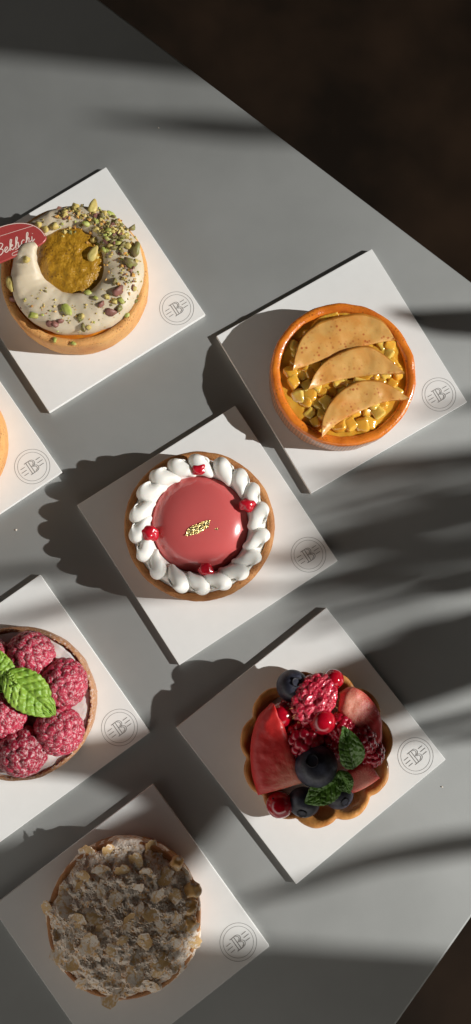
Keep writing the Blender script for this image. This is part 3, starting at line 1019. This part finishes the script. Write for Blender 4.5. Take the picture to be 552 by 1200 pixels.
def mint_mesh(name, L_, W_, material, parent, seed=0, fold=.16, curl=.18, pucker=.55):
    V, F = [], []
    nu, nv = 64, 41
    for i in range(nu):
        u = i / (nu - 1)
        w = W_ * (math.sin(PI * min(1, u ** .78)) ** .72) * (1 + .05 * abs(math.sin(u * PI * 11)))
        w = max(w, .02)
        for j in range(nv):
            v = -1 + 2 * j / (nv - 1)
            av = abs(v)
            ph = u * 7.0 - av * 1.5
            vein = abs(math.sin(PI * ph))              # side veins
            vein = min(1, vein * 2.0)
            mid = min(1, av * 8)
            cells = abs(math.sin(PI * (av * 3.2 + .5 * math.sin(ph * 2) + .25 * seed))) ** .6
            z = pucker * (vein * mid * (.45 + .75 * cells) - .5) * min(1, (1 - av) * 4 + .25) * min(1, 6 * u, 6 * (1 - u) + .2)
            z += fold * av * w - curl * L_ * (u - .45) ** 2 - .12 * W_ * av ** 3
            z += 1.1 * noise.noise(Vector((u * 3 + seed, v * 1.5, 4))) + .35 * noise.noise(Vector((u * 14 + seed, v * 6, 1)))
            V.append(((u - .5) * L_, v * w, z))
    for i in range(nu - 1):
        for j in range(nv - 1):
            a = i * nv + j
            F.append((a, a + nv, a + nv + 1, a + 1))
    o = build(name, V, F, material, parent)
    md = o.modifiers.new('thickness', 'SOLIDIFY'); md.thickness = .00035
    return o


# ================================================================== 4 raspberry tart
T = Tart('raspberry_tart', 'white cream tart topped with sugared raspberries and a green mint sprig', 20.5, 824.5)
crust(T.root, M['crust_dusted'], Ro=37.8, h=18, th=2.6, seed=11, amp=.45)
V, F = disc(35.2, lambda x, y, r: 16.4 + .8 * nz((x, y, 0), .12) + .35 * nz((x, y, 2), .5) + .5 * r ** 4, 96, 30, base=5)
build('cream_filling', V, F, M['white_cream'], T.root)
RB = [(36, 768, 25, 11.6), (74, 801, 25, 11.8), (69, 856, 25, 11.8), (26, 880, 25, 12.0), (4, 836, 26.5, 11.6), (-25, 866, 25, 11.8), (-22, 812, 26, 11.8), (-12, 775, 25, 11.4), (-52, 835, 25, 11.5)]
r0 = None
r1 = raspberry_mesh('raspberry', M['raspberry_shaded'], T.root, 4, 70, .12)
for i, (px, py, h, s) in enumerate(RB):
    if r0 is None:
        r0 = o = raspberry_mesh('raspberry', M['raspberry'], T.root, 1)
    else:
        o = dup(r0 if i % 3 else r1, T.root, (0, 0, 0)) if i != 3 else r1
    o.location = T.L(px, py, h) * .001
    o.scale = (s * rnd.uniform(1.0, 1.1), s * rnd.uniform(1.0, 1.1), s * rnd.uniform(.95, 1.08))
    o.rotation_euler = (rnd.uniform(-.5, .5), rnd.uniform(-.5, .5), rnd.uniform(0, 6))
o = mint_mesh('mint_leaf', 31.5, 9.4, M['mint'], T.root, 1, pucker=1.1)
o.location = T.L(36, 814, 37.5) * .001
o.rotation_euler = (R(-6), R(8), R(-42))
o = mint_mesh('mint_leaf', 22, 8, M['mint'], T.root, 5, pucker=.9)
o.location = T.L(-3, 785, 37.5) * .001
o.rotation_euler = (R(10), R(-6), R(102))
o = mint_mesh('mint_leaf', 10, 4.0, M['mint'], T.root, 8, pucker=.5)
o.location = T.L(10, 797, 39) * .001
o.rotation_euler = (R(10), R(-20), R(-25))

# ================================================================== 5 mixed fruit tart
T = Tart('fruit_tart', 'fluted flower shaped tart heaped with strawberries, blueberries, currants and mint', 371.5, 877, .018)
NL, H5 = 11, 18


def lobe(th, r, z):
    if r < 1: return r
    f = abs(math.sin(NL * (th + .16) / 2)) ** .75
    k = .35 + .65 * z / H5
    return r + (3.6 * f - 2.0) * k + .25 * nz((math.cos(th) * 9, math.sin(th) * 9, z * .2), 1, 4)


prof = [(0, 0), (27, 0), (28.5, .8), (32, 6), (35.4, 12), (37.2, 16.4), (37.2, 17.4), (36.6, 18), (35.4, 18.1), (34.2, 17.6), (33.4, 16.2), (31, 10.5), (28, 5), (26, 3.6), (0, 3.5)]
V, F = lathe(prof, 220, rf=lobe, zf=lambda t, r, z: z + (.6 * nz((math.cos(t) * 6, math.sin(t) * 6, 1), 1, 9) + .25 * nz((math.cos(t) * 22, math.sin(t) * 22, r), 1, 2) if z > 9 else 0))
o = build('crust', V, F, M['crust_flower'], T.root)
V, F = disc(30, lambda x, y, r: 12.5 + 1.2 * nz((x, y, 0), .15) - 2 * r ** 4 - (4.5 if False else 0), 80, 18, base=4)
V = [(v[0] * .93 - 2.0, v[1] * .93 + 2.2, v[2]) for v in V]
build('cream_filling', V, F, M['white_cream'], T.root)


def sphere(name, px, py, h, s, material, seed=0, squash=.95, parent=None):
    V, F = ico(4)
    out = [Vector((v.x, v.y, v.z * squash)) * s * (1 + .05 * nz(v, 1.2, seed)) for v in V]
    o = build(name, out, F, material, parent or T.root)
    o.location = T.L(px, py, h) * .001
    return o


def blueberry(px, py, h, s, tilt, az):
    V, F = ico(4)
    out = []
    for v in V:
        q = v.copy()
        t = math.hypot(q.x, q.y)
        if q.z > .85: q.z -= .10 * (1 - t / .53)
        out.append(Vector((q.x, q.y, q.z * .88)) * s)
    o = build('blueberry', out, F, M['blueberry'], T.root)
    o.location = T.L(px, py, h) * .001
    o.rotation_euler = (0, tilt, az)
    cv = []
    k = 40
    for i in range(k):
        a = 2 * PI * i / k
        flare = .045 * abs(math.cos(2.5 * a))
        cv += [((.27 + flare) * math.cos(a) * s, (.27 + flare) * math.sin(a) * s, (.87 + flare * .9) * s), ((.20) * math.cos(a) * s, .20 * math.sin(a) * s, .77 * s), (.31 * math.cos(a) * s, .31 * math.sin(a) * s, .80 * s)]
    cf = []
    for i in range(k):
        a, b = 3 * i, 3 * ((i + 1) % k)
        cf += [(a, b, b + 1, a + 1), (a, b, b + 2, a + 2)]
    build('crown', cv, cf, M['blueberry_crown'], o)
    return o


def currant(px, py, h, s, seed):
    o = sphere('red_currant', px, py, h, s, M['currant'], seed, 1.0)
    V, F = tube([Vector((0, 0, s * .95)), Vector((.2, .1, s * 1.1))], [.45, .25], 8)
    t = build('blossom_tip', V, F, M['blueberry_crown'], o)
    o.rotation_euler = (R(50) * math.sin(seed), R(60) * math.cos(seed), 0)
    return o


# big strawberry slice on the left, a thick wedge with a rounded skin side
A = [T.L(318, 824, 25), T.L(302, 842, 25), T.L(294, 872, 24), T.L(295, 905, 23), T.L(302, 931, 22)]
Bq = [T.L(320, 824, 28), T.L(331, 846, 29), T.L(340, 873, 29), T.L(350, 898, 28), T.L(358, 915, 26)]
V, F = slab(A, Bq, 8, 1.3, 44, 22, .55)
V = [v + Vector((0, 0, .5 * nz(v, .25, 2))) for v in V]
build('strawberry_slice', V, F, flesh('strawberry flesh', (.62, .022, .02), T.L(352, 920, 25), 2, 22), T.root)
A = [T.L(398, 812, 25), T.L(412, 805, 26), T.L(430, 815, 25), T.L(445, 838, 23), T.L(447, 866, 21)]
Bq = [T.L(396, 832, 28), T.L(404, 842, 29), T.L(414, 852, 28), T.L(424, 866, 26), T.L(432, 884, 23)]
V, F = slab(A, Bq, 7, .9, 40, 20, .6)
V = [v + Vector((0, 0, .6 * nz(v, .25, 5))) for v in V]
build('strawberry_slice', V, F, flesh('pale strawberry flesh', (.62, .03, .035), T.L(408, 826, 27), 3, 15), T.root)
A = [T.L(398, 915, 22), T.L(410, 902, 23), T.L(420, 896, 23), T.L(431, 891, 23)]
Bq = [T.L(404, 931, 20), T.L(420, 926, 20), T.L(433, 919, 20), T.L(444, 911, 20)]
V, F = slab(A, Bq, 6, .5, 20, 12, .75)
build('strawberry_slice', V, F, flesh('cut strawberry flesh', (.66, .05, .045), T.L(425, 915, 22), 1, 10, (.80, .30, .22)), T.root)
# raspberries
w0 = raspberry_mesh('raspberry', M['raspberry_wet'], T.root, 2, 64, .14)
w0.location = T.L(357, 866, 25) * .001; w0.scale = (11.5, 11, 9.5); w0.rotation_euler = (.3, .2, 1)
for (px, py, h, s, rz) in ((420, 866, 24, 9.2, 2.0), (399, 852, 28, 7.2, 4.0), (432, 880, 20, 8.0, 5.0), (385, 872, 22, 8.5, 1.4), (338, 862, 19, 9, 3), (345, 835, 20, 8, 2)):
    dup(w0, T.root, T.L(px, py, h) * .001, (.4, -.3, rz), (s * 1.1, s, s))
# halved raspberry with its cut face up
V, F = ico(6)
Pp = []
for i in range(56):
    y = 1 - 2 * (i + .5) / 56
    r = math.sqrt(1 - y * y)
    Pp.append(Vector((r * math.cos(i * 2.39996), r * math.sin(i * 2.39996), y)))
out = []
for v in V:
    d = min((v - p).length_squared for p in Pp)
    q = v * (.82 + .2 * math.sqrt(max(0, 1 - d / .072)))
    if q.z > .30: q.z = .30 + (q.z - .30) * .38 + .05 * nz(q, 7, 3)
    rr = math.hypot(q.x, q.y)
    if q.z > .25 and rr < .34: q.z -= .16 * (1 - rr / .34)
    out.append(Vector((q.x * 1.22, q.y * .92, q.z * .95)) * 11.4)
o = build('halved_raspberry', out, F, M['raspberry_cut'], T.root)
o.location = T.L(368, 819, 29.5) * .001
o.rotation_euler = (R(-10), R(8), R(52))
hv, hf = [], []
for i in range(34):
    a = rnd.uniform(0, 2 * PI)
    b0_ = Vector((12.6 * math.cos(a), 9.6 * math.sin(a), rnd.uniform(-1, 4)))
    dirv = Vector((math.cos(a), math.sin(a), rnd.uniform(-.2, .9))).normalized()
    t1, t2 = tube([b0_, b0_ + dirv * 1.3 + Vector((.2, 0, .1)), b0_ + dirv * 2.4], [.07, .06, .04], 5)
    k = len(hv); hv += t1; hf += [tuple(q + k for q in f) for f in t2]
h_ = build('berry_hairs', hv, hf, M['berry_hair'], o)
h_['kind'] = 'stuff'
blueberry(370, 897, 30, 10.6, .5, 2.2)
blueberry(343, 804, 24.5, 8.2, .4, 1.0)
blueberry(356, 940, 22, 8.0, .8, 4.4)
blueberry(397, 931, 19.5, 7.5, .6, 5.4)
currant(391, 796, 27.5, 5.0, 1.0)
currant(378, 846, 33, 6.4, 2.4)
currant(328, 943, 22, 6.6, 3.9)
currant(329, 838, 26.5, 6.2, 5.1)
o = mint_mesh('mint_leaf', 22, 6.4, M['mint_dark'], T.root, 3, fold=.5, pucker=.5)
o.location = T.L(409, 877, 35) * .001; o.rotation_euler = (R(12), R(-14), R(104))
o = mint_mesh('mint_leaf', 21, 7.0, M['mint_dark'], T.root, 6, fold=.2, pucker=.5)
o.location = T.L(379, 927, 32) * .001; o.rotation_euler = (R(-8), R(-4), R(214))
o = mint_mesh('mint_leaf', 12.5, 4.4, M['mint_dark'], T.root, 9, fold=.3, pucker=.4)
o.location = T.L(404, 917, 33) * .001; o.rotation_euler = (R(6), R(10), R(-64))

# ================================================================== 6 almond tart
T = Tart('almond_tart', 'brown tart covered in toasted almond flakes and icing sugar, in shade', 145, 1080)
crust(T.root, M['crust_brown'], Ro=37.4, h=17, th=4, seed=14)


def hump(x, y, r):
    return 17.5 + 5.5 * (1 - r ** 2.5) + 1.8 * nz((x, y, 0), .13, 2) + 1.1 * nz((x, y, 3), .33, 1) + .7 * abs(nz((x, y, 3), .75, 1)) + .45 * nz((x, y, 3), 1.7, 1) - 3 * r ** 12


V, F = disc(36.5, hump, 220, 80, rf=lambda t: 37.6 + 1.6 * nz((math.cos(t) * 3, math.sin(t) * 3, 0), 1, 6) + .7 * nz((math.cos(t) * 9, math.sin(t) * 9, 0), 1, 3), base=8)
build('almond_cream', V, F, M['frangipane'], T.root)
AB = bvh_of((V, F))
protos = []
for q in range(4):
    V, F = disc(1, lambda x, y, r: .10 * x * x - .16 * y * y + .05 * nz((x, y, 0), 1.5, q), 26, 5,
                rf=lambda t: (1 + .28 * nz((math.cos(t) * 1.6, math.sin(t) * 1.6, q), 1, q) + .12 * nz((math.cos(t) * 5, math.sin(t) * 5, q), 1, q)) * (1 - (.25 if q == 2 else .06) * max(0, math.cos(t))) * (1 if q != 3 or math.sin(t) < .2 else .55))
    V = [(v[0] * 5.0, v[1] * 3.6, v[2] * 2.2) for v in V]
    o = build('almond_flake', V, F, M['almond'] if q % 2 else M['almond_clean'], T.root, smooth=False)
    md = o.modifiers.new('thickness', 'SOLIDIFY'); md.thickness = .00035
    protos.append(o)
cnt = 0
for i in range(52):
    k = math.sqrt((i + .5) / 52)
    a = i * 2.39996
    r = 36.5 * k
    x, y = r * math.cos(a) + rnd.uniform(-1.5, 1.5), r * math.sin(a) + rnd.uniform(-1.5, 1.5)
    z, nr = drop_z(AB, x, y, 17)
    if i < 4: o = protos[i]
    else: o = dup(protos[rnd.choice([0, 1, 1, 2, 3, 3])], T.root, (0, 0, 0))
    s = rnd.uniform(.75, 1.2)
    o.scale = (s, s, s)
    o.location = (x * .001, y * .001, (z - .1 + rnd.uniform(-.5, .7)) * .001)
    tilt = .32 if k < .85 else .6
    o.rotation_euler = (rnd.uniform(-tilt, tilt), rnd.uniform(-tilt, tilt), rnd.uniform(0, 6.3))
for (px, py, s) in ((226, 1042, 4.2), (220, 1062, 4.4), (208, 1012, 3.2), (222, 1082, 3.6)):
    V, F = ico(3)
    o = build('baked_fruit', [Vector((v.x, v.y, v.z * .6)) * s * (1 + .5 * nz(v, 1.3, px) + .2 * nz(v, 4, px)) for v in V], F, M['apricot'], T.root)
    o.location = T.L(px, py, 18) * .001
# clumps of icing sugar
V, F = [], []
iv, if_ = ico(1)
for i in range(2600):
    r, a = 36 * math.sqrt(rnd.random()), rnd.uniform(0, 6.283)
    x, y = r * math.cos(a), r * math.sin(a)
    if noise.noise(Vector((x * .2, y * .2, 8))) < rnd.uniform(-.25, .15): continue
    z, nr = drop_z(AB, x, y, 17)
    s = rnd.choice([.25, .3, .4, .5])
    k = len(V)
    for v in iv:
        V.append((x + v.x * s * rnd.uniform(.7, 1.3), y + v.y * s * rnd.uniform(.7, 1.3), z + .15 + v.z * s * .6))
    F += [tuple(k + q for q in f) for f in if_]
o = build('icing_sugar', V, F, M['sugar'], T.root)
o['kind'] = 'stuff'

# ================================================================== 7 the tart cut off by the left edge
T = Tart('plain_tart', 'orange crusted tart of which only the right rim shows at the left photo edge', -86, 513)
crust(T.root, M['crust_pale'], seed=17)
V, F = disc(34.5, lambda x, y, r: 16.5 + .6 * nz((x, y, 0), .15) + .5 * r ** 6, 80, 16, base=5)
build('custard', V, F, M['custard'], T.root)

# crumbs lying about
for i, (px, py, s, h, lab) in enumerate(((186, 150, .35, 0, 'tiny pale crumb on the grey table above the pistachio tart board'), (518, 922, .45, 0, 'tiny white crumb on the grey table right of the fruit tart board'),
                                         (19, 621, .55, 0, 'tiny pale crumb on the grey table below the left board'), (113, 810, .6, CT + .0002, 'tiny orange crumb on the white board beside the raspberry tart'))):
    V, F = ico(2)
    o = build('crumb', [Vector((v.x, v.y * .8, v.z * .6)) * s * (1 + .4 * nz(v, 1.5, i)) for v in V], F, M['crust_pale'] if i == 3 else M['sugar'])
    p = at(px, py, h)
    o.location = (p.x, p.y, h + .5 * s * .001)
    tag(o, lab, 'crumb', 'crumbs')
